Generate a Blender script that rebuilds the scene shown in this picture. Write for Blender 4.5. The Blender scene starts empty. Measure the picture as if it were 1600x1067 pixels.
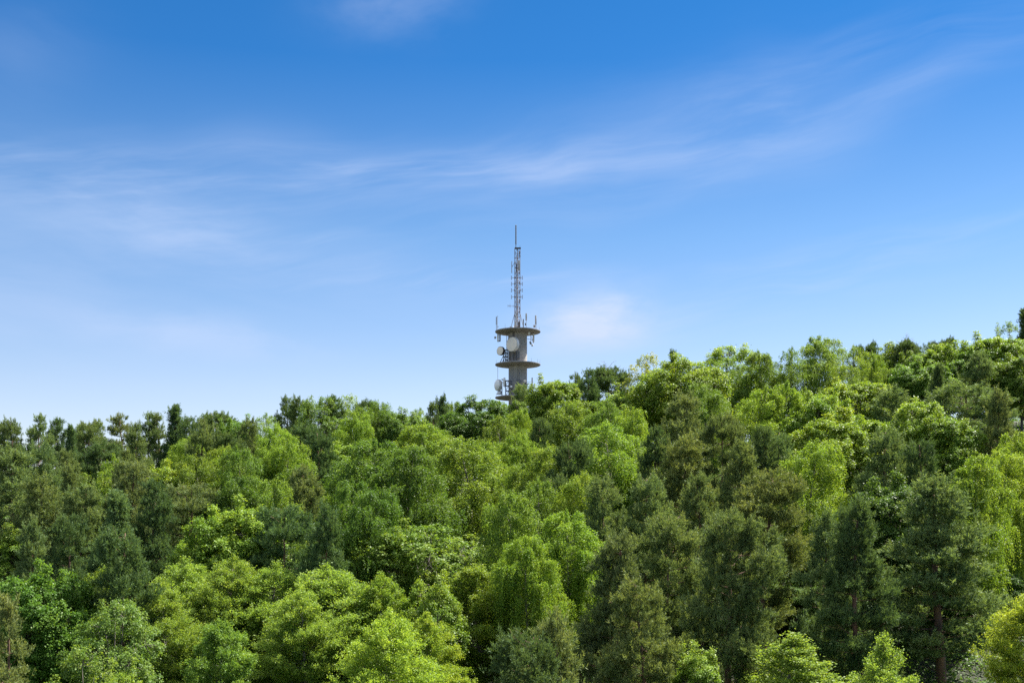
import bpy, bmesh, math, random
import numpy as np
from mathutils import Vector, Matrix

scene = bpy.context.scene
COL = scene.collection
R = math.radians

# ------------------------------------------------------------------ camera
F = 1800.0            # focal length in pixels of the 1600 px wide photograph
HY = 840.0            # row of the horizon
CAMZ = 14.0
cam_d = bpy.data.cameras.new("camera")
cam_d.sensor_width = 36.0
cam_d.lens = 36.0 * F / 1600.0
cam_d.shift_y = (HY - 533.5) / 1600.0
cam_d.clip_end = 6000.0
cam = bpy.data.objects.new("camera", cam_d)
cam.location = (0, 0, CAMZ)
cam.rotation_euler = (R(90), 0, 0)
COL.objects.link(cam)
scene.camera = cam

# ------------------------------------------------------------------ light
SUN_EL, SUN_AZ = 56.0, 58.0      # azimuth from the view axis towards the right
sd = Vector((math.sin(R(SUN_AZ)) * math.cos(R(SUN_EL)), math.cos(R(SUN_AZ)) * math.cos(R(SUN_EL)), math.sin(R(SUN_EL))))
sun_d = bpy.data.lights.new("sun", "SUN")
sun_d.energy = 5.0
sun_d.angle = R(0.5)
sun_d.color = (1.0, 0.955, 0.87)
sun = bpy.data.objects.new("sun", sun_d)
sun.rotation_euler = (-sd).to_track_quat("-Z", "Y").to_euler()
sun.location = sd * 100
COL.objects.link(sun)

scene.view_settings.view_transform = "Standard"
scene.view_settings.look = "None"
scene.view_settings.gamma = 1.0
scene.view_settings.exposure = 1.76
scene.view_settings.use_curve_mapping = False
cy = scene.cycles
cy.max_bounces = 8
cy.diffuse_bounces = 4
cy.glossy_bounces = 2
cy.transmission_bounces = 4
cy.transparent_max_bounces = 4
cy.use_denoising = False


class NT:
    """Small helper to write node trees."""
    def __init__(s, tree):
        s.t = tree; s.n = tree.nodes; s.n.clear()
    def add(s, kind, ins=None, **props):
        n = s.n.new(kind)
        for k, v in props.items():
            setattr(n, k, v)
        for k, v in (ins or {}).items():
            i = n.inputs[k]
            if hasattr(v, "is_output"):
                s.t.links.new(v, i)
            else:
                i.default_value = v
        return n
    def m(s, op, a, b=0.0, c=None, clamp=False):
        ins = {0: a, 1: b}
        if c is not None:
            ins[2] = c
        return s.add("ShaderNodeMath", ins, operation=op, use_clamp=clamp).outputs[0]
    def ramp(s, fac, stops, interp="LINEAR"):
        n = s.add("ShaderNodeValToRGB", {0: fac})
        e = n.color_ramp.elements
        n.color_ramp.interpolation = interp
        while len(e) < len(stops):
            e.new(0.5)
        for i, (p, c) in enumerate(stops):
            e[i].position = p
            e[i].color = (*c, 1) if len(c) == 3 else c
        return n.outputs[0]
    def mix(s, fac, a, b, blend="MIX"):
        n = s.add("ShaderNodeMix", data_type="RGBA", blend_type=blend)
        for i, v in ((0, fac), (6, a), (7, b)):
            if hasattr(v, "is_output"):
                s.t.links.new(v, n.inputs[i])
            else:
                n.inputs[i].default_value = (*v, 1) if isinstance(v, tuple) and len(v) == 3 else v
        return n.outputs[2]
    def noise(s, vec, scale, detail=4, rough=0.55, dist=0.0):
        return s.add("ShaderNodeTexNoise", {"Vector": vec, "Scale": scale, "Detail": detail, "Roughness": rough, "Distortion": dist}).outputs[0]
    def xyz(s, x, y, z):
        return s.add("ShaderNodeCombineXYZ", {0: x, 1: y, 2: z}).outputs[0]


# ------------------------------------------------------------------ sky with thin cirrus
def build_world():
    w = bpy.data.worlds.new("World")
    scene.world = w
    w.use_nodes = True
    t = NT(w.node_tree)
    sky = t.add("ShaderNodeTexSky", sky_type="NISHITA", sun_disc=False, sun_elevation=R(SUN_EL), sun_rotation=R(SUN_AZ),
                altitude=50.0, air_density=1.0, dust_density=0.15, ozone_density=3.0)
    tc = t.add("ShaderNodeTexCoord")
    d = t.add("ShaderNodeSeparateXYZ", {0: tc.outputs["Generated"]})
    x, y, z = d.outputs
    az = t.m("ARCTAN2", x, y)                  # compass bearing and height of each sky direction, in radians
    hyp = t.m("SQRT", t.m("ADD", t.m("MULTIPLY", x, x), t.m("MULTIPLY", y, y)))
    el = t.m("ARCTAN2", z, hyp)
    # the clear air: deep blue higher up, paling in the thick air near the horizon
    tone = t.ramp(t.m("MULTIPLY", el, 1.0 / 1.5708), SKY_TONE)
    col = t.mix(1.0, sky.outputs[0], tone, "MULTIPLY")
    warp = t.add("ShaderNodeTexNoise", {"Vector": t.xyz(t.m("MULTIPLY", az, 5.0), t.m("MULTIPLY", el, 9.0), 0.0), "Scale": 1.0, "Detail": 2.0}).outputs["Color"]
    ws = t.add("ShaderNodeSeparateXYZ", {0: warp})
    azw = t.m("ADD", az, t.m("MULTIPLY", t.m("SUBTRACT", ws.outputs[0], 0.5), 0.10))
    elw = t.m("ADD", el, t.m("MULTIPLY", t.m("SUBTRACT", ws.outputs[1], 0.5), 0.05))

    def streak(ang, sx, sy, seed, detail=6.0, rough=0.55):
        c, s_ = math.cos(ang), math.sin(ang)
        u = t.m("ADD", t.m("MULTIPLY", azw, c), t.m("MULTIPLY", elw, s_))
        v = t.m("SUBTRACT", t.m("MULTIPLY", elw, c), t.m("MULTIPLY", azw, s_))
        return t.noise(t.xyz(t.m("MULTIPLY", u, sx), t.m("MULTIPLY", v, sy), seed), 1.0, detail, rough)

    def spot(px, py, rx, ry, ang=0.0):
        """Soft bank of thin cloud round one bearing and height."""
        a0 = math.atan((px - 800) / F)
        e0 = math.atan((HY - py) / F * math.cos(a0))
        c, s_ = math.cos(ang), math.sin(ang)
        da, de = t.m("SUBTRACT", azw, a0), t.m("SUBTRACT", elw, e0)
        u = t.m("DIVIDE", t.m("ADD", t.m("MULTIPLY", da, c), t.m("MULTIPLY", de, s_)), rx / F)
        v = t.m("DIVIDE", t.m("SUBTRACT", t.m("MULTIPLY", de, c), t.m("MULTIPLY", da, s_)), ry / F)
        q = t.m("ADD", t.m("MULTIPLY", u, u), t.m("MULTIPLY", v, v))
        return t.m("POWER", 2.71828, t.m("MULTIPLY", q, -1.0))

    total = None
    for (px, py, rx, ry, ang, amt, kind) in CLOUDS:
        n = streaks.setdefault(kind, None)
        if n is None:
            a_, sx, sy, sd_, lo, hi = STREAKS[kind]
            n = t.add("ShaderNodeMapRange", {0: streak(a_, sx, sy, sd_), 1: lo, 2: hi}, interpolation_type="SMOOTHSTEP").outputs[0]
            streaks[kind] = n
        k = t.m("MULTIPLY", t.m("MULTIPLY", spot(px, py, rx, ry, ang), n), amt)
        total = k if total is None else t.m("ADD", total, k)
    mask = t.m("MULTIPLY", total, 0.88, clamp=True)
    col = t.mix(mask, col, CLOUD_COL)
    # bright veil high overhead, out of view, added to fill the shade
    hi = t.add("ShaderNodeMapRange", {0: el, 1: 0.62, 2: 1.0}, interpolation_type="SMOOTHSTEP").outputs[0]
    col = t.mix(t.m("MULTIPLY", hi, 0.62), col, FILL_VEIL_COL)
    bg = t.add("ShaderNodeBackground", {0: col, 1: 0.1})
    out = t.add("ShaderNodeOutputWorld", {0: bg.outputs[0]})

SKY_TONE = [(0.0, (0.57, 0.465, 0.455)), (0.08, (0.485, 0.442, 0.46)), (0.16, (0.29, 0.378, 0.445)), (0.25, (0.075, 0.255, 0.405)), (0.33, (0.05, 0.24, 0.39)), (0.55, (0.8, 0.8, 0.8)), (1.0, (0.9, 0.9, 0.9))]  # last stops keep the unseen overhead sky bright, to fill the shade
CLOUD_COL = (1.95, 2.3, 3.1)
FILL_VEIL_COL = (9.5, 9.6, 9.4)  # colour of the added overhead fill veil
streaks = {}
STREAKS = {           # tilt, stretch along, stretch across, seed, lower and upper threshold
    "band": (0.16, 5.0, 26.0, 3.1, 0.18, 0.82),
    "veil": (-0.10, 4.0, 16.0, 7.7, 0.25, 0.75),
    "fibre": (0.14, 9.0, 75.0, 5.3, 0.35, 0.75),
    "puff": (0.05, 12.0, 26.0, 1.3, 0.20, 0.70),
}
CLOUDS = [            # centre x, y, half width, half height, tilt, amount, texture
    (600, 268, 420, 55, 0.03, 0.30, "band"),
    (930, 262, 240, 46, 0.08, 0.12, "band"),
    (1090, 180, 330, 60, 0.24, 0.22, "band"),
    (1260, 205, 240, 32, 0.33, 0.12, "band"),
    (1520, 90, 220, 32, 0.45, 0.16, "band"),
    (190, 330, 340, 70, -0.12, 0.36, "veil"),
    (60, 470, 420, 110, -0.10, 0.30, "veil"),
    (300, 535, 150, 36, -0.10, 0.42, "puff"),
    (925, 500, 80, 42, 0.10, 1.7, "puff"),
    (740, 440, 240, 16, 0.04, 0.28, "fibre"),
    (1250, 430, 300, 40, 0.22, 0.26, "fibre"),
    (560, 262, 330, 34, 0.06, 0.30, "fibre"),
    (220, 320, 300, 54, -0.15, 0.28, "fibre"),
    (1150, 200, 420, 60, 0.28, 0.16, "fibre"),
    (620, 12, 100, 40, 0.0, 0.26, "puff"),
    (40, 60, 120, 60, 0.3, 0.12, "veil"),
]
build_world()


# ------------------------------------------------------------------ objects
def mesh_obj(name, me, mat=None, parent=None):
    o = bpy.data.objects.new(name, me)
    if mat is not None and not me.materials:
        me.materials.append(mat)
    COL.objects.link(o)
    if parent is not None:
        o.parent = parent
    return o

def tag(o, label=None, cat=None, group=None, kind=None):
    for k, v in (("label", label), ("category", cat), ("group", group), ("kind", kind)):
        if v:
            o[k] = v
    return o

def empty(name, loc):
    e = bpy.data.objects.new(name, None)
    e.empty_display_size = 0.5
    e.location = loc
    COL.objects.link(e)
    return e

def new_mat(name):
    m = bpy.data.materials.new(name)
    m.use_nodes = True
    return m, NT(m.node_tree)

# ------------------------------------------------------------------ terrain
CREST_PX = [(-200, 664), (0, 662), (300, 652), (450, 628), (620, 632), (780, 634), (850, 612), (950, 576), (1050, 556), (1200, 540), (1450, 530), (1600, 508), (1800, 480)]
CREST = [((px - 800) / F * 160.0, CAMZ + 160.0 * (HY - py) / F - 13.0) for px, py in CREST_PX]
CX, CZ = [c[0] for c in CREST], [c[1] for c in CREST]

def ground_z(X, Y):
    X = np.asarray(X, dtype=float); Y = np.asarray(Y, dtype=float)
    hc = (np.interp(X - 5, CX, CZ) + np.interp(X, CX, CZ) + np.interp(X + 5, CX, CZ)) / 3.0
    s = np.clip((Y - 44.0) / (165.0 - 44.0), 0, 1)
    s = 0.75 * s + 0.25 * s * s * (3 - 2 * s)
    g = -1.2 + (hc + 1.2) * s
    g = g - np.clip(Y - 260, 0, 600) * 0.02 - np.clip(np.abs(X) - 150, 0, 400) * 0.03
    return g + 0.5 * np.sin(X * 0.21 + 1.0) * np.sin(Y * 0.17) * np.clip(Y / 60.0, 0, 1)
# ------------------------------------------------------------------ foliage meshes
def unit(v):
    return v / np.maximum(np.linalg.norm(v, axis=-1, keepdims=True), 1e-9)

def leaf_mesh(name, pos, axis, nrm, L, W, tint, mat):
    """One pointed leaf (or needle spray) per row: base at pos, running along axis."""
    n = len(pos)
    axis = unit(axis)
    side = unit(np.cross(axis, nrm))
    L = np.broadcast_to(np.asarray(L, float), (n,))[:, None]
    W = np.broadcast_to(np.asarray(W, float), (n,))[:, None]
    v = np.empty((n, 4, 3), dtype=np.float32)
    v[:, 0] = pos
    v[:, 1] = pos + axis * L * 0.45 + side * W * 0.5
    v[:, 2] = pos + axis * L
    v[:, 3] = pos + axis * L * 0.45 - side * W * 0.5
    me = bpy.data.meshes.new(name)
    me.vertices.add(n * 4)
    me.vertices.foreach_set("co", v.ravel())
    me.loops.add(n * 4)
    me.loops.foreach_set("vertex_index", np.arange(n * 4, dtype=np.int32))
    me.polygons.add(n)
    me.polygons.foreach_set("loop_start", np.arange(0, n * 4, 4, dtype=np.int32))
    me.polygons.foreach_set("loop_total", np.full(n, 4, dtype=np.int32))
    me.update(calc_edges=True)
    a = me.attributes.new("tint", "FLOAT", "FACE")
    a.data.foreach_set("value", np.clip(tint, 0, 1).astype(np.float32))
    me.materials.append(mat)
    return me

class Tubes:
    def __init__(s):
        s.v, s.f = [], []
    def add(s, pts, rad, sides=6):
        pts = [np.asarray(p, float) for p in pts]
        base = len(s.v)
        for i, p in enumerate(pts):
            t = pts[min(i + 1, len(pts) - 1)] - pts[max(i - 1, 0)]
            t = t / (np.linalg.norm(t) + 1e-9)
            ref = np.array([1.0, 0, 0]) if abs(t[0]) < 0.8 else np.array([0, 1.0, 0])
            a = np.cross(t, ref); a /= np.linalg.norm(a)
            b = np.cross(t, a)
            for k in range(sides):
                an = 2 * math.pi * k / sides
                s.v.append(tuple(p + (a * math.cos(an) + b * math.sin(an)) * rad[i]))
        for i in range(len(pts) - 1):
            for k in range(sides):
                k2 = (k + 1) % sides
                s.f.append((base + i * sides + k, base + i * sides + k2, base + (i + 1) * sides + k2, base + (i + 1) * sides + k))
        s.f.append(tuple(base + (len(pts) - 1) * sides + k for k in range(sides)))
    def mesh(s, name, mat):
        me = bpy.data.meshes.new(name)
        me.from_pydata(s.v, [], s.f)
        me.polygons.foreach_set("use_smooth", [True] * len(me.polygons))
        me.materials.append(mat)
        me.update()
        return me

def rdir(rng, n):
    return unit(rng.normal(size=(n, 3)))

UP = np.array([0, 0, 1.0])

def leaf_mat(name, dark, mid, light, trans=0.4, gloss=0.35):
    m, t = new_mat(name)
    at = t.add("ShaderNodeAttribute", attribute_name="tint", attribute_type="GEOMETRY")
    oi = t.add("ShaderNodeObjectInfo")
    c = t.ramp(at.outputs["Fac"], [(0.0, dark), (0.5, mid), (1.0, light)])
    c = t.mix(1.0, c, oi.outputs["Color"], "MULTIPLY")
    p = t.add("ShaderNodeBsdfPrincipled", {"Base Color": c, "Roughness": 0.48, "Specular IOR Level": gloss})
    tcol = t.mix(1.0, c, (1.35, 1.25, 0.55), "MULTIPLY")
    tr = t.add("ShaderNodeBsdfTranslucent", {0: tcol})
    mx = t.add("ShaderNodeMixShader", {0: trans, 1: p.outputs[0], 2: tr.outputs[0]})
    t.add("ShaderNodeOutputMaterial", {0: mx.outputs[0]})
    return m

LEAF = {
    "birch": leaf_mat("birch_leaf", (0.088, 0.166, 0.026), (0.124, 0.212, 0.034), (0.195, 0.262, 0.052), 0.46, 0.18),
    "lime": leaf_mat("young_leaf", (0.128, 0.200, 0.032), (0.176, 0.262, 0.042), (0.255, 0.315, 0.066), 0.48, 0.18),
    "broad": leaf_mat("broad_leaf", (0.076, 0.148, 0.022), (0.113, 0.198, 0.029), (0.175, 0.246, 0.044), 0.43, 0.2),
    "pine": leaf_mat("pine_needle", (0.074, 0.116, 0.049), (0.110, 0.164, 0.062), (0.180, 0.230, 0.088), 0.32, 0.05),
}

def bark_mat(name, c1, c2, c3, scale=(6, 6, 1.5), lo=0.42, hi=0.6):
    m, t = new_mat(name)
    tc = t.add("ShaderNodeTexCoord")
    mp = t.add("ShaderNodeMapping", {0: tc.outputs["Object"], "Scale": scale})
    n1 = t.noise(mp.outputs[0], 1.0, 5, 0.6, 0.4)
    n2 = t.noise(mp.outputs[0], 3.1, 4, 0.6)
    c = t.ramp(n1, [(lo, c1), (hi, c2)])
    c = t.mix(t.ramp(n2, [(0.55, (0, 0, 0)), (0.7, (1, 1, 1))]), c, c3)
    bp = t.add("ShaderNodeBump", {"Height": n1, "Strength": 0.6, "Distance": 0.03})
    p = t.add("ShaderNodeBsdfPrincipled", {"Base Color": c, "Roughness": 0.85, "Normal": bp.outputs[0]})
    t.add("ShaderNodeOutputMaterial", {0: p.outputs[0]})
    return m

BARK = {
    "birch": bark_mat("birch_bark", (0.05, 0.045, 0.04), (0.26, 0.24, 0.20), (0.16, 0.14, 0.11), (5, 5, 9), 0.40, 0.55),
    "pine": bark_mat("pine_bark", (0.10, 0.055, 0.035), (0.20, 0.11, 0.07), (0.07, 0.055, 0.045), (5, 5, 1.2)),
    "broad": bark_mat("grey_bark", (0.07, 0.06, 0.045), (0.14, 0.12, 0.095), (0.09, 0.085, 0.07), (7, 7, 1.2)),
}

def bend(p0, p1, sag, n=5, rng=None, wob=0.0):
    """Points of a limb from p0 to p1 that sags (negative: arches up) in the middle."""
    p0, p1 = np.asarray(p0, float), np.asarray(p1, float)
    out = []
    for i in range(n):
        k = i / (n - 1)
        p = p0 * (1 - k) + p1 * k
        p[2] -= sag * 4 * k * (1 - k)
        if rng is not None and 0 < i < n - 1:
            p += rng.normal(size=3) * wob
        out.append(p)
    return out

# ---- broad-leaved tree: lobes made of clumps made of leaves
def make_broad(seed, H=12.0, W=8.0, base=0.24, nl=17, nc=24, lv=80, leaf=0.20, sparse=1.0, up=0.15, topbias=1.0, lobe=(0.30, 0.42), kind="broad", clump=(0.30, 0.58), shoots=0):
    rng = np.random.default_rng(seed)
    zc, rz, rx = H * (base + 1) / 2, H * (1 - base) / 2, W / 2
    T = Tubes()
    lean = rng.normal(size=2) * 0.25
    fork = np.array([lean[0] * .4, lean[1] * .4, H * (base + 0.08)])
    T.add(bend((0, 0, -0.6), fork, 0, 4, rng, 0.05), [0.24, 0.20, 0.17, 0.14], 8)
    top = np.array([lean[0], lean[1], H * 0.86])
    T.add(bend(fork, top, 0, 5, rng, 0.12), [0.14, 0.10, 0.07, 0.045, 0.02], 6)
    # lobe centres, well spread over the crown's egg
    cand = rdir(rng, 500)
    cand[:, 2] = cand[:, 2] * 0.95 + 0.08
    chosen = []
    for _ in range(nl):
        best, bd = None, -1
        for c in cand[rng.integers(0, 500, 24)]:
            dmin = min([np.linalg.norm(c - q) for q in chosen], default=2.0)
            if dmin > bd:
                best, bd = c, dmin
        chosen.append(best)
    P, C, N, TI = [], [], [], []
    for li, d in enumerate(chosen):
        f = rng.uniform(0.55, 0.78)
        lr = rng.uniform(*lobe) * rx * (1.1 - 0.25 * max(0, d[2]))
        c = np.array([d[0] * rx * f, d[1] * rx * f, zc + d[2] * rz * f * (1.0 if d[2] > 0 else 0.85)])
        c[2] += max(0, topbias - 1) * rng.uniform(0, 1)
        # keep each lobe inside the crown's height
        c[2] = min(c[2], H - lr * 0.85)
        z0 = min(c[2] - 0.5, H * rng.uniform(base + 0.05, 0.62))
        z0 = max(z0, H * base * 0.9)
        st = np.array([lean[0] * z0 / H, lean[1] * z0 / H, z0])
        T.add(bend(st, c, rng.uniform(-0.3, 0.15), 5, rng, 0.1), [0.085, 0.07, 0.05, 0.035, 0.015], 5)
        n = int(nc * (lr / (0.36 * rx)) ** 2)
        q = rdir(rng, n * 3)
        od = unit(np.array([d[0], d[1], d[2] * 0.8 + 0.35]))
        q = q[(q @ od) > -0.35 + rng.uniform(-0.1, 0.1)][:n]
        rr = lr * rng.uniform(0.72, 1.12, (len(q), 1))
        cc = c + q * rr * np.array([1.0, 1.0, 0.8])
        for k in range(0, len(cc), 3):
            T.add([c, (c + cc[k]) / 2 + rng.normal(size=3) * 0.08, cc[k]], [0.022, 0.015, 0.006], 4)
        P.append(cc); N.append(unit(q + od * 0.5 + UP * 0.4))
        TI.append(rng.normal(0.5, 0.12, len(cc)) + rng.normal(0, 0.10))
    for _ in range(shoots):                      # upright young shoots that break the outline
        d = rdir(rng, 1)[0]; d[2] = abs(d[2]) * 0.8 + 0.4; d = unit(d)
        s0 = np.array([d[0] * rx * .8, d[1] * rx * .8, zc + d[2] * rz * .8])
        ln = rng.uniform(0.6, 1.5)
        for k in range(4):
            P.append((s0 + (d * .35 + UP) * ln * k / 4)[None]); N.append(unit(d + UP)[None]); TI.append(np.array([0.75]))
    P, N, TI = np.concatenate(P), np.concatenate(N), np.concatenate(TI)
    cr = rng.uniform(clump[0], clump[1], len(P))
    cnt = np.maximum((lv * (cr / np.mean(clump)) ** 2 * sparse).astype(int), 8)
    idx = np.repeat(np.arange(len(P)), cnt)
    n = len(idx)
    q = unit(rdir(rng, n) + N[idx] * 0.55)
    rad = cr[idx][:, None] * np.sqrt(rng.uniform(0.08, 1.0, (n, 1))) * np.where(rng.uniform(size=(n, 1)) < 0.3, rng.uniform(1.0, 1.75, (n, 1)), 1.0)
    pos = P[idx] + q * rad * np.array([1, 1, 0.72])
    nrm = unit(q * 0.5 + UP * 0.7 + N[idx] * 0.3 + rng.normal(size=(n, 3)) * 0.45)
    ax = unit(np.cross(nrm, rdir(rng, n)) + q * 0.5 - UP * up)
    sz = rng.uniform(0.75, 1.25, n) * leaf
    tint = TI[idx] + rng.normal(0, 0.16, n) + 0.12 * (pos[:, 2] - zc) / rz * 0.0
    crown = leaf_mesh("crown", pos, ax, nrm, sz, sz * 0.78, tint, LEAF[kind])
    return dict(crown=crown, trunk=T.mesh("trunk", BARK["broad"]), W=W, H=H)

# ---- birch: fine limbs whose twigs arch over and hang, leaves along every twig
def make_birch(seed, H=13.0, W=7.0, base=0.22, nlimb=46, twigs=26, drop=(0.7, 2.1), leaf=0.125, droop=1.0, kind="birch", sparse=1.0, top=0.75, bark="birch", step=0.036, rise_k=1.0, lift=0.0):
    rng = np.random.default_rng(seed)
    T = Tubes()
    lean = rng.normal(size=2) * 0.35
    def axis(z):
        k = z / H
        return np.array([lean[0] * k * k + 0.12 * math.sin(z * .7 + seed), lean[1] * k * k + 0.12 * math.cos(z * .6 + seed), z])
    zs = np.linspace(-0.6, H * 0.97, 9)
    T.add([axis(z) for z in zs], [0.15 * (1 - 0.95 * max(0, z) / H) + 0.006 for z in zs], 7)
    rx = W / 2
    bulge = [(rng.uniform(0, 6.28), rng.uniform(base, 0.95), rng.uniform(-0.5, 0.35)) for _ in range(9)]
    tp, td, tl, tt = [], [], [], []          # twig start, outward direction, hanging length, tint
    for i in range(nlimb):
        k = (i + rng.uniform(0, 1)) / nlimb
        z0 = H * (base + (0.95 - base) * k ** 0.9)
        an = i * 2.399 + rng.uniform(-0.4, 0.4)
        env = rx * (0.55 + 0.45 * math.sin(min(1, k / 0.35) * math.pi / 2)) * (1 - max(0, k - 0.38) / 0.62 * 0.9) ** top
        f = 1.0
        for a_, z_, g_ in bulge:
            f += g_ * math.exp(-(2 * math.sin((an - a_) / 2)) ** 2 / 0.6 - ((z0 / H - z_) / 0.14) ** 2)
        ln = env * rng.uniform(0.72, 1.12) * max(0.4, f)
        rise = ln * rng.uniform(0.35, 0.95) * (0.6 + 0.6 * k) * rise_k
        d = np.array([math.cos(an), math.sin(an), 0.0])
        st = axis(z0)
        cap = H * (1 - 0.33 * (ln / rx) ** 2 - rng.uniform(0.0, 0.06)) - 0.25
        en = st + d * ln + UP * max(min(rise, cap - z0), -0.1)
        pts = bend(st, en, -0.12 * ln * droop, 6, rng, 0.06)
        T.add(pts, [0.036 * (1 - .6 * k), 0.030 * (1 - .6 * k), 0.022 * (1 - .5 * k), 0.014, 0.009, 0.004], 5)
        lt = rng.normal(0, 0.10)
        nt = max(5, int(twigs * (0.45 + 0.75 * ln / rx)))
        for j in range(nt):
            s = rng.uniform(0.15, 1.0) ** 0.75
            a = s * 5
            b = min(int(a), 4)
            p = pts[b] * (1 - (a - b)) + pts[b + 1] * (a - b)
            sd_ = unit(d * rng.uniform(0.1, 1.0) + np.array([-d[1], d[0], 0]) * rng.normal(0, 0.75) + UP * rng.uniform(-0.1, 0.7))
            p = p + np.array([-d[1], d[0], 0]) * rng.normal(0, 0.12) * ln * s + d * rng.normal(0, 0.07) * ln + UP * rng.normal(0.0, 0.10)
            tp.append(p); td.append(sd_)
            tl.append(rng.uniform(*drop) * rng.uniform(0.6, 1.25) * (0.55 + 0.6 * (1 - k)) * (0.6 + 0.5 * ln / rx)); tt.append(lt + rng.normal(0, 0.06))
    for j in range(30):                       # leader shoots
        p = axis(H * rng.uniform(0.86, 0.98))
        tp.append(p); td.append(unit(rdir(rng, 1)[0] * 0.8 + UP * 0.9)); tl.append(rng.uniform(0.3, 0.8)); tt.append(0.05)
    tp, td, tl, tt = np.array(tp), np.array(td), np.array(tl), np.array(tt)
    m = np.maximum((tl / step * sparse).astype(int), 6)
    idx = np.repeat(np.arange(len(tp)), m)
    n = len(idx)
    s = rng.uniform(0, 1, n)
    L = tl[idx]
    out = 0.42 * (1 - np.exp(-2.2 * s)) * np.minimum(L, 1.5)
    fall = droop * L * s ** 1.6 * 0.95
    sp = 0.05 + 0.05 * s
    pos = tp[idx] + td[idx] * out[:, None] * (1.0 if droop > 0.5 else 1.6) - UP * fall[:, None] + rng.normal(size=(n, 3)) * sp[:, None]
    pos = pos + UP * (lift * L * s)[:, None]
    hi_ = np.quantile(pos[:, 2], 0.9985)
    pos[:, 2] = np.where(pos[:, 2] > H * 0.5, H * 0.5 + (pos[:, 2] - H * 0.5) * (H * 0.5) / (hi_ - H * 0.5), pos[:, 2])
    ax = unit(td[idx] * (1 - s)[:, None] - UP * (droop * (0.4 + 0.8 * s))[:, None] + UP * (0.4 * (1 - droop)) + rng.normal(size=(n, 3)) * 0.55)
    nrm = unit(np.cross(ax, rdir(rng, n)) + td[idx] * 0.35 + UP * 0.25)
    sz = rng.uniform(0.75, 1.25, n) * leaf
    tint = 0.5 + tt[idx] + rng.normal(0, 0.17, n)
    crown = leaf_mesh("crown", pos, ax, nrm, sz, sz * 0.72, tint, LEAF[kind])
    return dict(crown=crown, trunk=T.mesh("trunk", BARK[bark]), W=W, H=H)

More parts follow.
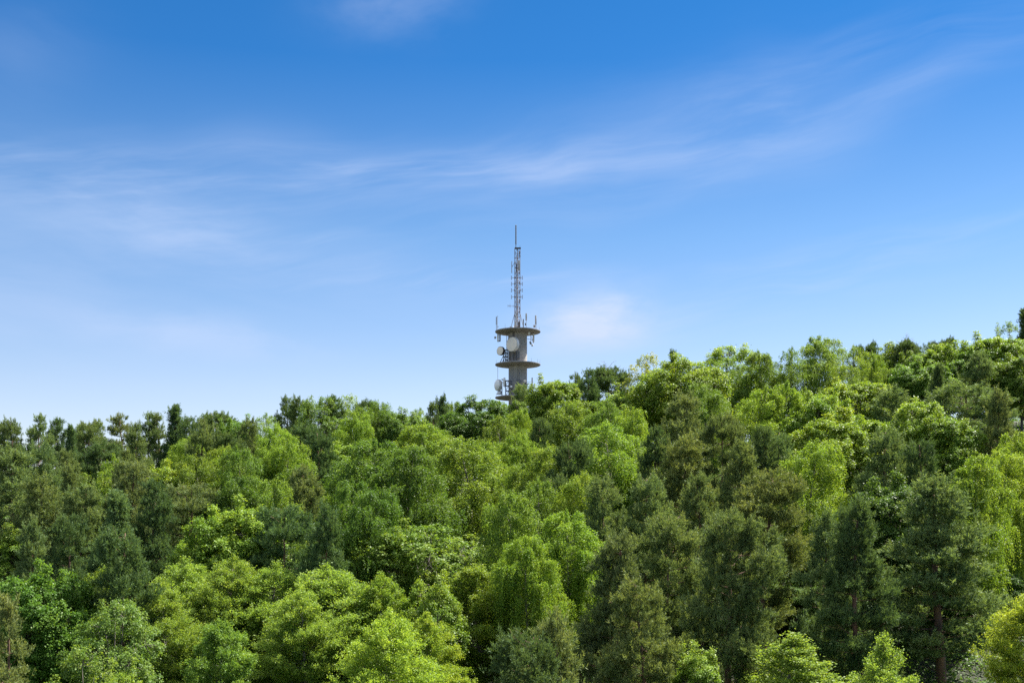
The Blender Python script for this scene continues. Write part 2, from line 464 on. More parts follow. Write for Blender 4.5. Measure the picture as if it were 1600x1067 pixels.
# ---- pine and spruce: whorls of boughs, side shoots, each shoot a brush of needles
def make_pine(seed, H=13.0, W=6.5, base=0.30, cone=0.55, whorl=0.42, per=5, shoots=5.5, needle=0.24, nb=14, upturn=0.45, gap=0.18, pitch=0.15, fork=False, width=0.05, candle=0.5, flat=0.8, fat=1.0):
    rng = np.random.default_rng(seed)
    T = Tubes()
    lean = rng.normal(size=2) * 0.3
    def axis(z):
        k = z / H
        return np.array([lean[0] * k * k + 0.10 * math.sin(z * .5 + seed), lean[1] * k * k + 0.10 * math.cos(z * .45 + seed), z])
    zs = np.linspace(-0.6, H * 0.98, 9)
    T.add([axis(z) for z in zs], [fat * 0.20 * (1 - 0.88 * max(0, z) / H) + 0.008 for z in zs], 8)
    for _ in range(int(6 * base / 0.3)):       # dead snags below the crown
        z = H * rng.uniform(base * 0.55, base + 0.12)
        an = rng.uniform(0, 6.28); ln = rng.uniform(0.5, 1.7)
        T.add(bend(axis(z), axis(z) + np.array([math.cos(an) * ln, math.sin(an) * ln, rng.uniform(-.2, .5)]), 0, 4, rng, 0.07), [0.035, 0.025, 0.015, 0.006], 5)
    rx = W / 2
    SP, SD, ST = [], [], []                    # shoot base, direction, tint
    bulge = [(rng.uniform(0, 6.28), rng.uniform(base, 0.95), rng.uniform(-0.6, 0.65)) for _ in range(10)]
    def lop(an, zz):
        f = 1.0
        for a_, z_, g_ in bulge:
            f += g_ * math.exp(-(2 * math.sin((an - a_) / 2)) ** 2 / 0.7 - ((zz / H - z_) / 0.13) ** 2)
        return max(0.35, f)
    z = H * base
    while z < H * 0.985:
        k = (z / H - base) / (1 - base)
        env = rx * ((1 - k) ** cone) * min(1.0, 0.6 + 2.0 * k)
        a0 = rng.uniform(0, 6.28)
        for b in range(per):
            if rng.uniform() < gap * (1.4 - k):
                continue
            an = a0 + b * 6.283 / per + rng.normal(0, 0.30)
            ln = max(env * rng.uniform(0.6, 1.15) * lop(an, z), 0.25)
            d = np.array([math.cos(an), math.sin(an), 0.0])
            perp = np.array([-d[1], d[0], 0])
            st = axis(z + rng.normal(0, 0.15))
            rise = ln * (pitch + 0.60 * k * k + rng.normal(0, 0.13))
            en = st + d * ln + UP * rise
            pts = bend(st, en, upturn * 0.22 * ln, 6, rng, 0.05 * ln / rx + 0.01)
            T.add(pts, [0.055 * (1 - .7 * k), 0.045 * (1 - .7 * k), 0.034 * (1 - .6 * k), 0.024 * (1 - .6 * k), 0.015 * (1 - .5 * k), 0.006], 5)
            bt = rng.normal(0, 0.09)
            # the bough forks into a few sprays, each a small pad of upswept shoots
            nsp = max(1, int(round(ln * 2.1 * shoots / 5.5)))
            for m in range(nsp):
                s = 1.0 if m == 0 else 1 - rng.uniform(0.05, 0.72 - 0.2 * k)
                a = s * 5; q = min(int(a - 1e-6), 4)
                p = pts[q] * (1 - (a - q)) + pts[q + 1] * (a - q)
                side = rng.uniform(-1, 1) if m else 0.0
                sl = (0.30 + 0.55 * ln * (1.1 - s)) * abs(side)
                c = p + perp * np.sign(side) * sl + d * sl * 0.5 + UP * (0.12 * sl + rng.uniform(0, 0.15))
                if sl > 0.25:
                    T.add([p, (p + c) / 2 + UP * -0.03, c], [0.016, 0.012, 0.005], 4)
                pr_ = rng.uniform(0.28, 0.58) * (0.75 + 0.40 * min(ln / 2.0, 1))
                for j in range(int(4 + 26 * pr_)):
                    o = rng.normal(size=3) * np.array([pr_, pr_, pr_ * 0.28]) * 0.66
                    SP.append(c + o + UP * 0.1)
                    SD.append(unit(d * rng.uniform(0.0, 0.7) + unit(o + 1e-6) * 0.45 + UP * (upturn + rng.uniform(-0.1, candle))))
                    ST.append(bt + rng.normal(0, 0.07) + 0.10 * o[2] / pr_)
                for j in range(1 + int(rng.uniform(0, 1.3 + 1.6 * k))):      # upright new shoots
                    o = np.append(rng.normal(size=2) * pr_ * 0.5, 0.12)
                    sdir = unit(d * rng.uniform(0, 0.35) + UP + rng.normal(size=3) * 0.12)
                    for i in range(int(rng.uniform(2, 4.5))):
                        SP.append(c + o + sdir * (0.15 + 0.17 * i)); SD.append(sdir); ST.append(bt + 0.16)
        z += whorl * rng.uniform(0.75, 1.25) * (1.0 - 0.35 * k)
    for j in range(6):
        SP.append(axis(H * (0.95 + 0.008 * j))); SD.append(unit(UP + rng.normal(size=3) * 0.25)); ST.append(0.05)
    SP, SD, ST = np.array(SP), np.array(SD), np.array(ST)
    idx = np.repeat(np.arange(len(SP)), nb)
    n = len(idx)
    s = rng.uniform(-0.35, 1.0, n)
    pos = SP[idx] + SD[idx] * (s * needle * 1.25)[:, None] + rng.normal(size=(n, 3)) * 0.035
    hi_ = np.quantile(pos[:, 2], 0.999)
    pos[:, 2] = np.where(pos[:, 2] > H * 0.5, H * 0.5 + (pos[:, 2] - H * 0.5) * (H * 0.5) / (hi_ - H * 0.5), pos[:, 2])
    ax = unit(SD[idx] * 0.9 + rdir(rng, n) * 0.85)
    nrm = unit(np.cross(ax, rdir(rng, n)))
    ln = needle * rng.uniform(0.7, 1.2, n)
    tint = 0.46 + ST[idx] + rng.normal(0, 0.10, n) + 0.16 * s
    crown = leaf_mesh("crown", pos, ax, nrm, ln, width * rng.uniform(0.8, 1.3, n), tint, LEAF["pine"])
    if fork:
        for a, ln in ((0.5, 2.6), (2.6, 2.2), (4.4, 2.4)):
            st = axis(H * base * 0.75)
            T.add(bend(st, st + np.array([math.cos(a) * ln, 0.4 * math.sin(a) * ln, ln * 1.15]), 0.25, 6, rng, 0.06), [0.10, 0.09, 0.075, 0.06, 0.045, 0.02], 6)
    return dict(crown=crown, trunk=T.mesh("trunk", BARK["pine"]), W=W, H=H)

PROTO = {
    "birch": [make_birch(s, 13, 7.8, top=0.52, nlimb=54, twigs=46, leaf=0.10, step=0.028) for s in (11, 12, 13)] + [make_birch(14, 13, 7.8, top=0.55, nlimb=44, twigs=52, drop=(0.9, 2.4), leaf=0.10, step=0.028), make_birch(15, 13, 7.4, base=0.24, nlimb=60, twigs=42, top=0.48, leaf=0.10, step=0.028)],
    "airy": [make_birch(21, 13, 7.4, nlimb=48, twigs=34, sparse=0.85, top=0.5, drop=(0.5, 1.4), leaf=0.105, step=0.03), make_birch(22, 13, 7.2, nlimb=42, twigs=36, sparse=0.85, top=0.45, drop=(0.5, 1.3), leaf=0.105, step=0.03)],
    "weep": [make_birch(31, 13, 7.8, nlimb=56, twigs=50, drop=(0.8, 2.8), top=0.5, leaf=0.10, step=0.029), make_birch(32, 13, 7.2, nlimb=50, twigs=52, drop=(0.8, 2.6), top=0.48, leaf=0.10, step=0.029), make_birch(33, 13, 7.6, nlimb=60, twigs=46, drop=(0.7, 3.0), top=0.55, leaf=0.10, step=0.029)],
    "lime": [make_birch(s, 10, 5.6, base=0.08, nlimb=110, twigs=40, drop=(0.35, 1.0), leaf=0.088, droop=0.35, kind="lime", top=0.5, step=0.022, rise_k=1.5, lift=0.5) for s in (41, 42, 43)],
    "young": [make_birch(s, 10, 5.4, base=0.08, nlimb=100, twigs=38, drop=(0.4, 1.1), leaf=0.088, droop=0.55, kind="birch", top=0.55, step=0.021, rise_k=1.3, lift=0.2) for s in (51, 52)],
    "sapling": [make_birch(s, 10, 4.0, base=0.06, nlimb=70, twigs=34, drop=(0.3, 0.9), leaf=0.09, droop=0.35, kind="lime", top=1.0, step=0.021, rise_k=1.9, lift=0.5) for s in (55, 56)],
    "maple": [make_broad(s, 12, 8, nl=24, nc=34, lv=110, leaf=0.145, kind="broad", clump=(0.26, 0.48), shoots=6) for s in (61, 62, 63, 64, 65)],
    "small": [make_broad(s, 10, 5, base=0.1, nl=20, nc=24, lv=70, leaf=0.12, clump=(0.2, 0.36), shoots=10) for s in (67, 68)],
    "round": [make_broad(s, 11, 8.5, nl=26, nc=28, lv=130, leaf=0.14, lobe=(0.28, 0.38), kind="broad", clump=(0.32, 0.58)) for s in (71, 72)],
    "oak": [make_broad(s, 11, 9.5, nl=26, nc=44, lv=60, leaf=0.145, lobe=(0.26, 0.36), kind="broad", clump=(0.20, 0.36), shoots=14) for s in (81, 82)],
    "sparse": [make_broad(91, 12, 7, nl=18, nc=24, lv=56, leaf=0.135, lobe=(0.32, 0.46), kind="broad", clump=(0.22, 0.44), shoots=8), make_broad(92, 12, 6, nl=16, nc=22, lv=52, leaf=0.13, lobe=(0.32, 0.46), clump=(0.2, 0.40), shoots=8)],
    "pine": [make_pine(s, 13, 7.2, cone=c, base=bs, whorl=wh) for s, c, bs, wh in ((101, 0.7, 0.14, 0.85), (102, 0.55, 0.18, 0.9), (103, 0.8, 0.12, 0.9), (104, 0.45, 0.22, 1.0), (105, 0.95, 0.12, 0.95), (106, 0.6, 0.16, 1.05), (107, 0.5, 0.2, 0.95))],
    "loose": [make_pine(111, 13, 6.2, cone=0.7, base=0.3, gap=0.34, per=4, whorl=0.8, upturn=0.7, candle=0.8), make_pine(112, 13, 5.8, cone=0.8, base=0.3, gap=0.36, per=4, whorl=0.85, upturn=0.7, candle=0.8), make_pine(113, 13, 6.2, cone=0.55, base=0.3, gap=0.38, per=4, whorl=0.85, upturn=0.7, candle=0.8)],
    "flat": [make_pine(s, 13, 7.4, cone=0.34, base=0.24, gap=0.28, whorl=0.85) for s in (115, 116)],
    "spire": [make_pine(121, 13, 5.0, cone=0.9, base=0.12, whorl=0.5, per=6, gap=0.12, upturn=0.3, pitch=0.05), make_pine(122, 13, 4.8, cone=0.95, base=0.10, whorl=0.5, per=6, gap=0.14, upturn=0.25, pitch=-0.05)],
    "forked": [make_pine(131, 11, 6.0, cone=0.40, base=0.42, gap=0.30, per=5, whorl=0.66, fork=True)],
    "tall": [make_pine(141, 15, 8.4, cone=0.7, base=0.17, gap=0.2, per=5, whorl=0.85, shoots=6.5, fat=1.5), make_pine(142, 15, 8.4, cone=0.52, base=0.22, gap=0.26, per=5, whorl=0.9, shoots=6.0, fat=1.5), make_pine(143, 15, 8.4, cone=0.62, base=0.15, gap=0.24, per=5, whorl=0.8, shoots=6.0, fat=1.5)],
}
KIND = {
    "birch": ("birch_tree", "birch tree", "birches on the wooded hill"), "airy": ("birch_tree", "birch tree", "birches on the wooded hill"),
    "weep": ("birch_tree", "birch tree", "birches on the wooded hill"), "lime": ("birch_tree", "birch tree", "birches on the wooded hill"),
    "young": ("birch_tree", "birch tree", "birches on the wooded hill"),
    "maple": ("broadleaf_tree", "broadleaf tree", "broadleaf trees on the wooded hill"), "round": ("broadleaf_tree", "broadleaf tree", "broadleaf trees on the wooded hill"),
    "oak": ("broadleaf_tree", "broadleaf tree", "broadleaf trees on the wooded hill"), "sparse": ("broadleaf_tree", "broadleaf tree", "broadleaf trees on the wooded hill"),
    "pine": ("pine_tree", "pine tree", "pines on the wooded hill"), "loose": ("pine_tree", "pine tree", "pines on the wooded hill"),
    "forked": ("pine_tree", "pine tree", "pines on the wooded hill"), "tall": ("pine_tree", "pine tree", "pines on the wooded hill"),
    "small": ("broadleaf_tree", "broadleaf tree", "broadleaf trees on the wooded hill"),
    "flat": ("pine_tree", "pine tree", "pines on the wooded hill"), "sapling": ("birch_tree", "birch tree", "birches on the wooded hill"),
    "spire": ("pine_tree", "pine tree", "pines on the wooded hill"),
}
TINT = {     # leaf colour of single trees, as a factor; dk also puts shade into it
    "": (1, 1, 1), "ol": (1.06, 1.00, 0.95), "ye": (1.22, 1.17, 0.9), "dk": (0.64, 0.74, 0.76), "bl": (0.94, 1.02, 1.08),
    "br": (1.05, 0.97, 1.0), "pa": (1.18, 1.10, 1.35), "gr": (0.85, 1.0, 0.8), "tan": (1.6, 1.15, 1.2), "lt": (1.34, 1.22, 0.95),
}
HNAT = {"flat": 13.5, "small": 10, "sapling": 9.5, "birch": 13, "airy": 13.5, "weep": 13, "lime": 10.5, "young": 10, "maple": 12.5, "round": 12, "oak": 11, "sparse": 12.5, "pine": 13.5, "loose": 14, "spire": 13, "forked": 11, "tall": 15}
# ------------------------------------------------------------------ the trees: kind | x | top y | crown width (pixels of the photograph) | crown tint | label
TREES = """
pine|2|658|46|bl|grey-green pine at the left edge of the photo, on the skyline
pine|22|656|40||dense pine on the skyline, second crown from the left edge
loose|58|648|52||pine with a thin open tip, tallest on the far left skyline
pine|88|655|38|dk|dark narrow pine between two open-topped pines on the left skyline
spire|111|666|26|dk|short dark pine in the dip of the far left skyline
spire|124|664|22||slim spire-like pine rising alone from the dip in the left skyline
pine|140|661|36||low round-topped pine just right of the slim spire pine
loose|156|656|44||see-through pine with gaps of sky, right of the skyline dip
loose|192|647|56|br|airy pine with sky showing through its wide loose top
pine|214|662|48||pine with a flat dense top between two airy skyline pines
loose|231|645|42||thin-topped pine with one bare leaning tip on the left skyline
loose|250|646|44|br|brownish airy pine beside the tallest pointed skyline pine
spire|274|634|44|dk|tallest pointed pine on the left skyline
pine|296|653|36|dk|dark pine just right of the tallest pointed skyline pine
loose|312|656|30||small pine with a forked tip on the left skyline
pine|336|642|66|dk|broad cone-shaped dark pine above the yellow-green birches on the left
maple|370|651|46|gr|green leafy treetop wedged between dark pines on the left skyline
pine|390|655|44||pine with a ragged top behind the left birch slope
airy|419|647|52|pa|pale loose treetop at the notch left of the dark skyline pines
loose|451|620|48|dk|dark pine with stacked tufts at the start of the central skyline
pine|473|621|46|dk|dark pine with a twin tip beside the stacked-tuft pine
sparse|500|615|40||leafy crown with one small shoot, highest left of the tower
pine|516|620|54|dk|black-green bushy pine on the skyline left of the tower
sparse|545|617|46|lt|feathery light green treetop leaning left on the skyline
airy|563|632|32||small drooping birch top right of the feathery treetop
pine|577|627|28|dk|little dark pine tip behind the green skyline birch
birch|597|628|66||upright green birch crown on the skyline midway to the tower
maple|629|642|40||small mid green crown in the dip left of the tower
airy|654|639|56|pa|greyish pale willow-like crown in the dip left of the tower
loose|680|629|40|dk|thin dark pine at the right end of the skyline dip
pine|692|619|34|dk|dark pointed pine standing out left of the tower foot
birch|709|629|44||light birch between the pointed pine and the big dark leafy tree
maple|748|619|78|dk|big dark green leafy tree with rosette clumps just left of the tower
round|781|634|40|gr|dark green leafy top under the lowest tower platform
pine|816|602|50||grey-green pine in front of the tower shaft
sparse|800|622|40||small loose leafy top at the foot of the tower shaft
pine|846|612|44||squat pine just right of the tower foot
maple|868|586|44|lt|small bright green leafy crown on the skyline right of the tower
loose|897|584|28|dk|thin ragged pine right of the small bright green crown
loose|917|578|34|dk|dark pine with a knobbly tip on the rising skyline
flat|952|575|68|dk|wide dark pine dominating the skyline right of the tower
sparse|1014|553|50|tan|thin tan-leaved tree with sky between its branches
spire@168|1054|548|20|dk|dark pine tip peeking over the round bright green tree
round@142|1064|553|100|lt|round bright green dome-shaped tree on the rising skyline
sparse|1146|535|84|lt|tall feathery green tree, highest top right of the round tree
airy@150|1132|562|80|pa|pale olive birch leaning against the round bright green tree
birch|1192|553|70||soft green birch on the skyline between two feathery trees
airy|1234|544|44||small arching birch top left of the large pale skyline birch
birch|1277|528|86|pa|large pale drooping birch crown on the right skyline
airy|1326|541|60|ol|olive birch half behind the yellow weeping one on the skyline
flat@167|1353|536|46|dk|dark flat-topped pine on the skyline right of the pale birch
weep|1361|552|46|ye|small yellow-green weeping birch below the flat-topped pine
maple|1393|537|60|lt|bright green leafy tree leaning left under dark pine tips
flat@168|1413|532|46|dk|dark wide-armed pine behind the bright leaning leafy tree
maple|1439|545|60||mid green crown in the middle of the right skyline hollow
flat@169|1470|530|60|dk|dark pine top rising behind the two right skyline crowns
maple|1485|538|66|lt|sunlit leafy crown on the right skyline before a dark pine
maple|1522|541|50||leafy crown filling the gap left of the big skyline maple
maple|1556|520|90|lt|big sunlit leafy tree on the skyline near the right edge
sparse|1575|503|28||thin young shoot standing above the right skyline
spire|1603|484|40|dk|dark conifer cut by the right edge, highest tree of all
maple|1598|548|60||sunlit leafy tree at the right edge under the dark conifer
pine|14|698|96|bl|blue-green pine at the left edge, below the skyline row
pine|62|690|70|bl|pale blue-green pine with soft drooping sprays, second row far left
pine|98|704|60||dull green pine behind the big brown-trunked one, far left slope
spire|113|729|34||narrow young pine on the far left slope
small|136|732|44||small bright leafy patch among the far left pines
pine|160|690|64|dk|very dark pine in the shade under the left skyline
pine|196|703|60|ol|olive pine with a yellowish birch twig in front, left slope
airy|183|712|30|ye|thin yellowish birch squeezed between left slope pines
pine|206|722|90|br|broad brown-tinted pine left of the yellow-green birches
birch|288|685|60|ye|yellow-green birch highest on the left birch slope
maple|267|722|66|lt|bright green rosette-leaved tree below the left birch slope
birch|314|713|80|ol|olive yellow birch in the middle of the left birch slope
birch|350|698|60|ye|yellowish round-topped birch on the left birch slope
pine|345|676|70|dk|dark pine hidden behind the left birch slope crowns
birch|388|701|76||green birch at the right end of the left birch slope
birch|372|748|90|dk|deep green hanging birch under the left birch slope
pine|72|742|92||large dull green pine on the left slope showing a brown trunk
pine|122|757|80||wide pine in the middle of the left slope with upswept boughs
spire|185|770|76|bl|pointed blue-green pine in the centre of the left slope
pine|236|752|70|dk|dark shaded pine behind the pointed blue-green pine
pine|299|757|88|br|brownish flat-boughed pine above the big lime-edged leafy tree
small|16|818|62|lt|bright leafy bush-like tree at the left edge halfway down
pine|50|815|70||soft pine beside the bright leafy tree at the left edge
pine|110|806|80|dk|shaded pine with bare brown trunk on the lower left slope
pine|190|826|80|dk|dark pine with a bare stem below the pointed blue-green pine
maple@92|258|824|60|dk|dark leafy tree in the shade left of the lime-edged one
birch|430|665|60|ye|yellow-green birch below the notch in the skyline
birch|445|684|54|ye|small domed yellow birch in front of the dark skyline pines
pine|476|662|70|dk|shaded pine under the twin-tipped skyline pine
pine|504|672|60|dk|dark pine between the domed yellow birch and the central birches
birch|553|646|64|ye|yellow-topped birch under the feathery skyline treetop
maple|527|690|88|lt|bright large-leaved tree left of the huge central birch
birch|408|698|64||weeping green birch right of the left birch slope
weep|432|752|60|ol|long hanging olive birch left of the dark central pine
pine|468|731|80|br|grey-brown pine in the dark hollow left of centre
pine|444|792|84|dk|nearly black pine in the shade above the lower lime birches
weep|612|650|140|ol|huge domed birch with yellow top in the centre of the hill
weep|664|662|90|ye|yellow-crested hanging birch right of the huge domed one
weep|580|690|110|dk|dark green curtain-like birch in front of the huge domed birch
weep|642|700|100|dk|deep green hanging birch in the middle of the central birches
birch|702|653|80||fresh green birch left of the big dark rosette-leaved tree
birch|737|685|120|ol|broad olive birch with pale visible stems, centre of the hill
weep|590|765|90|dk|dark low birch with a white stem above the wide oak-like tree
weep|545|752|70|dk|shaded weeping birch on the left flank of the central birches
pine|508|790|64|dk|black-green pine behind the white stem in the dark hollow
birch|770|690|60|lt|light green birch right of the broad olive birch
birch|796|770|70||soft birch right of the central birches, above the pale one
birch|786|650|56|ol|olive birch under the dark leafy top by the tower
birch|815|640|44|ye|yellow-leaved birch below the grey-green tower pine
birch|816|678|64|lt|light green birch standing under the yellow-leaved one
pine|842|655|56|dk|shaded pine right of the yellow-leaved birch below the tower
pine|890|686|60|dk|dark pine in the gap between three yellow birches
weep|896|628|84|ol|olive hanging birch below the thin ragged skyline pine
oak|988|606|112|pa|wide oak with pale rosette leaves under the dark wide pine
birch|950|628|66||rounded birch in front of the pale oak, right of the tower
birch|984|640|60|lt|green birch on the right side of the pale oak
birch|958|660|104|ye|large yellow-green birch with a white stem right of centre
weep|858|697|46|ol|narrow hanging birch with a thin white stem
birch|812|726|60||leafy green birch left of the narrow white-stemmed birch
birch|902|742|56|ye|small yellow birch under the dark gap pine
birch|838|752|60||green birch beneath the narrow white-stemmed birch
pine|1066|615|78|br|brownish dark pine below the round bright green tree
pine|1062|682|90|ol|olive broad pine in the middle of the right-hand pines
pine|1020|668|56|dk|shaded pine at the right flank of the large yellow-green birch
birch|1104|600|70||small soft birch under the pale olive leaning birch
pine|1126|648|44||young upright pine with light tips left of the olive-yellow birch
birch|1178|608|80|ye|olive-yellow birch spreading in the middle of the right slope
birch|1226|598|66|ye|yellow birch between the olive-yellow one and the bright rosette tree
pine|1156|690|92|ol|wide olive pine with clustered light tips on the right slope
pine|1192|668|66|dk|dark bushy pine under the olive-yellow birch
pine|1217|672|66|bl|blue-grey pine left of the yellow tree with pointed top
maple|1340|589|90|lt|bright leafy tree with dark gaps below the yellow weeping birch
maple|1312|640|100|lt|big sunlit leafy tree with pale rosettes on the right slope
maple|1284|606|60|lt|light leafy tree above the big pale-rosette one
birch|1264|690|92|ye|yellow birch with a pointed top on the right slope
maple|1434|562|66||dark-hearted leafy tree in the right skyline hollow
spire|1462|570|34|dk|small dark spruce-like cone in the right skyline hollow
maple|1434|622|80|lt|light leafy tree right of the tall grey-green slope pine
maple|1476|640|64|lt|leafy tree with large pale clumps below the small dark cone
pine|1400|606|84||tall grey-green pine in front of the leafy right slope trees
pine|1382|668|84||bushy grey-green pine below the tall grey-green one
pine|1524|551|60||grey-green pine rising through the sunlit right crowns
pine|1512|600|104|bl|wide blue-green pine on the right slope with brown boughs
pine|1560|608|66|br|brown-tinged pine at the right flank of the wide blue-green pine
pine|1440|690|74|dk|dark pine in the shade left of the wide blue-green pine
weep|1590|677|64|lt|bright weeping birch cut off by the right edge
weep|1524|714|62|lt|pale bright weeping birch with long curtains near the right edge
weep|1572|706|44|lt|narrow bright weeping birch between two larger ones at right
maple|1400|742|70|dk|dark leafy tree in the deep shade of the right-hand pines
maple|366|782|106|lt|big lime-edged leafy tree on the lower left
oak|652|814|150||wide oak-like tree with knobbly sunlit rosettes, low in the centre
birch@84|782|850|70|lt|pale dusty green birch right of the wide oak-like tree
pine|862|742|60|dk|dark shaded pine at the left end of the right-hand pines
pine|945|745|84||broad dull pine left of the olive right-hand pines
pine|1010|742|84||wide light-tipped pine at the middle of the right-hand pines
pine|1098|742|84|ol|olive pine in the third row of the right-hand pines
weep|886|801|100|ye|large yellow weeping birch low right of centre
weep|824|840|56|ye|narrow yellow weeping birch beside the large one
tall|960|834|110|br|dark tall pine right of the large yellow weeping birch
pine|1040|806|90||light-tipped pine behind the small pale leafy sprig
tall|1192|736|116|ol|tall pine with a pale exposed trunk on the right
tall|1140|800|96||big pine with a long diagonal bare limb
tall|1335|780|120|dk|dark wide pine with a straight brown trunk on the lower right
pine@70|1290|800|80||grey-green pine behind the dark wide one on the lower right
small@82|1076|874|40|lt|small pale leafy sprig between the lower right-hand pines
small@84|1324|860|44|lt|sunlit leafy sprig among the lower right pines
tall|1468|745|150||largest pine of all, reddish trunk, lower right
birch@86|1552|822|64|lt|bright leafy birch behind the largest lower right pine
pine@84|1570|860|72||grey-green pine between the largest pine and the right edge
maple|66|886|90|gr|deep green leafy tree on the lower left with dark holes
young|166|884|76|lt|green young birch with arching twigs on the lower left
sparse|178|928|80|pa|pale-leaved tree with bare grey twigs on the lower left
loose|12|930|96|br|greyish half-bare pine in the bottom left corner
forked|96|916|96|dk|forked pine with pinkish bare limbs, bottom left
lime|302|878|100||tallest lime birch of the lower left group
lime|354|873|60||lime birch with twin spires in the lower left group
lime|256|916|84||broad lime birch at the left flank of the lower left group
young|350|972|80||rounded darker birch in front of the lime group
small|192|1036|50|lt|bright leafy bush at the bottom edge below the pale-leaved tree
sparse|130|1010|70||loose leafy shrub-like tree at the bottom between pine and birches
lime|425|884|100||dense lime birch right of the twin-spired one
lime|528|887|130||big lime birch with a pale stem, bottom centre-left
lime|474|920|76||lime birch squeezed between the dense one and the big one
young|598|897|72|lt|mid green young birch right of the big lime birch
small|677|892|66|ye|young tiered leafy tree with bright layered boughs
young|746|884|96|lt|full green birch low in the centre beside the tiered tree
lime|600|962|80|ye|yellowish lime birch leaning out from the big lime birch
young|664|960|80|lt|bright green young birch below the tiered leafy tree
small@92|489|884|34|lt|small leafy top peeking between two lime birches
pine|836|986|100|dk|low bushy dark pine at the bottom centre
pine|880|958|80|br|pine with a bare diagonal bough low right of centre
pine|1010|905|110|ol|olive pine with a thin trunk at the bottom, right of centre
small|1088|1000|60|lt|lime leafy tree at the bottom beside the olive pine
sapling|1216|988|130||lime birch alone at the bottom on the right
sapling|1388|996|86||leafy lime sapling in front of the dark right pine
lime|1606|922|76|lt|bright lime birch in the bottom right corner
small|1302|1056|44|lt|low lime bush at the bottom between two saplings
maple@84|1240|900|80|dk|shaded dark leafy tree below the tall exposed-trunk pine
maple@80|1330|930|90|dk|black-green leafy tree in the deepest shade on the lower right
pine@82|1100|905|70|dk|dark pine behind the lime leafy tree at the bottom right of centre
small@96|1268|905|90|dk|dark understorey tree below the grey-green lower right pine
maple@92|1400|872|110|dk|shady leafy tree behind the two saplings, lower right
pine@96|1440|850|100|dk|shaded pine left of the largest lower right pine
maple@90|1545|905|100|dk|shady leafy tree right of the largest pine trunk
pine@98|1500|850|90|dk|dark pine hidden behind the largest lower right pine
maple@84|1160|905|90|dk|dark leafy tree behind the lone lime birch, bottom
maple@78|1450|950|90|dk|low dark leafy tree beside the largest pine's trunk
maple@80|1530|960|90|dk|low dark leafy tree before the bottom right corner birch
pine@82|930|880|90|dk|shaded pine behind the pine with a bare diagonal bough
maple@90|110|865|80|dk|shaded leafy tree behind the forked pine
maple@95|480|850|90|dk|dark leafy tree in the hollow above the lime birches
"""
CAMX = 0.0
def canopy_row(px, D, h):
    X = (px - 800) / F * D
    return HY - F * (float(ground_z(X, D)) + h - CAMZ) / D

def solve_depth(px, py, h):
    """Distance at which a tree of natural height h standing on the slope reaches the row py."""
    lo, hi = 46.0, 168.0
    hs = lambda D: h * (0.80 + 0.20 * min(1, (D - 46) / 60.0))
    if canopy_row(px, lo, hs(lo)) < py:
        return lo
    if canopy_row(px, hi, hs(hi)) > py:
        return hi
    for _ in range(40):
        mid = (lo + hi) / 2
        if canopy_row(px, mid, hs(mid)) > py:
            lo = mid
        else:
            hi = mid
    return (lo + hi) / 2

WMIN = {"sapling": 0.6, "small": 0.55, "flat": 0.6, "pine": 0.75, "tall": 0.85, "spire": 0.6, "lime": 1.05, "young": 1.0, "sparse": 0.8, "loose": 0.75, "birch": 0.85, "weep": 0.85, "maple": 0.85}
rnd = random.Random(7)
placed = []
used = {}

def plant(kind, px, py, wpx, tint, label, D=None, h=None):
    if D is None:
        D = solve_depth(px, py, HNAT[kind] * rnd.uniform(0.93, 1.07))
        if D > 167.9:
            D = rnd.uniform(150, 170)
    for _ in range(30):                        # keep the stems apart
        X = (px - 800) / F * D
        if all((X - a) ** 2 + (D - b) ** 2 > 2.2 ** 2 for a, b in placed):
            break
        D += 1.0 if D < 165 else -1.3
    X = (px - 800) / F * D
    placed.append((X, D))
    z = float(ground_z(X, D))
    h = CAMZ + D * (HY - py) / F - z
    h = max(h, 4.0)
    w = wpx / F * D
    k = used[kind] = used.get(kind, -1) + 1
    pr = PROTO[kind][k % len(PROTO[kind])]
    if "largest" in label and kind == "tall":
        pr = PROTO[kind][0]
    name, cat, group = KIND[kind]
    root = empty(name, (X, D, z))
    tag(root, label, cat, group)
    sz = h / pr["H"]
    sx = min(max((1.5 if kind in ("pine", "tall") else 1.3 if kind in ("flat", "spire", "loose") else 1.58) * w / pr["W"], WMIN.get(kind, 0.78) * sz), 1.9)
    sy = min(max(sx, 0.7), 1.3)
    ang = rnd.uniform(0, 6.283)
    tc = TINT[tint]
    j = rnd.uniform(0.9, 1.1); j2 = rnd.uniform(0.94, 1.06)
    for part in ("trunk", "crown"):
        o = mesh_obj(part, pr[part], None, root)
        # spin first, then widen, so that the crown keeps its measured width from any side
        o.matrix_local = Matrix.Diagonal((sx, sy, sz, 1)) @ Matrix.Rotation(ang, 4, "Z")
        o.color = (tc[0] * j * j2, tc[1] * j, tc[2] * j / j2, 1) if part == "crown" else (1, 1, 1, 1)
    if DEBUG:
        print('TREE', kind, px, py, wpx, 'D%.0f h%.1f w%.1f->%.1f' % (D, h, w, sx * pr['W']))
    return root

DEBUG = False
for line in TREES.strip().splitlines():
    f = [s.strip() for s in line.split("|")]
    kind, _, at_ = f[0].partition("@")
    plant(kind, float(f[1]), float(f[2]), float(f[3]), f[4], f[5], float(at_) if at_ else None)

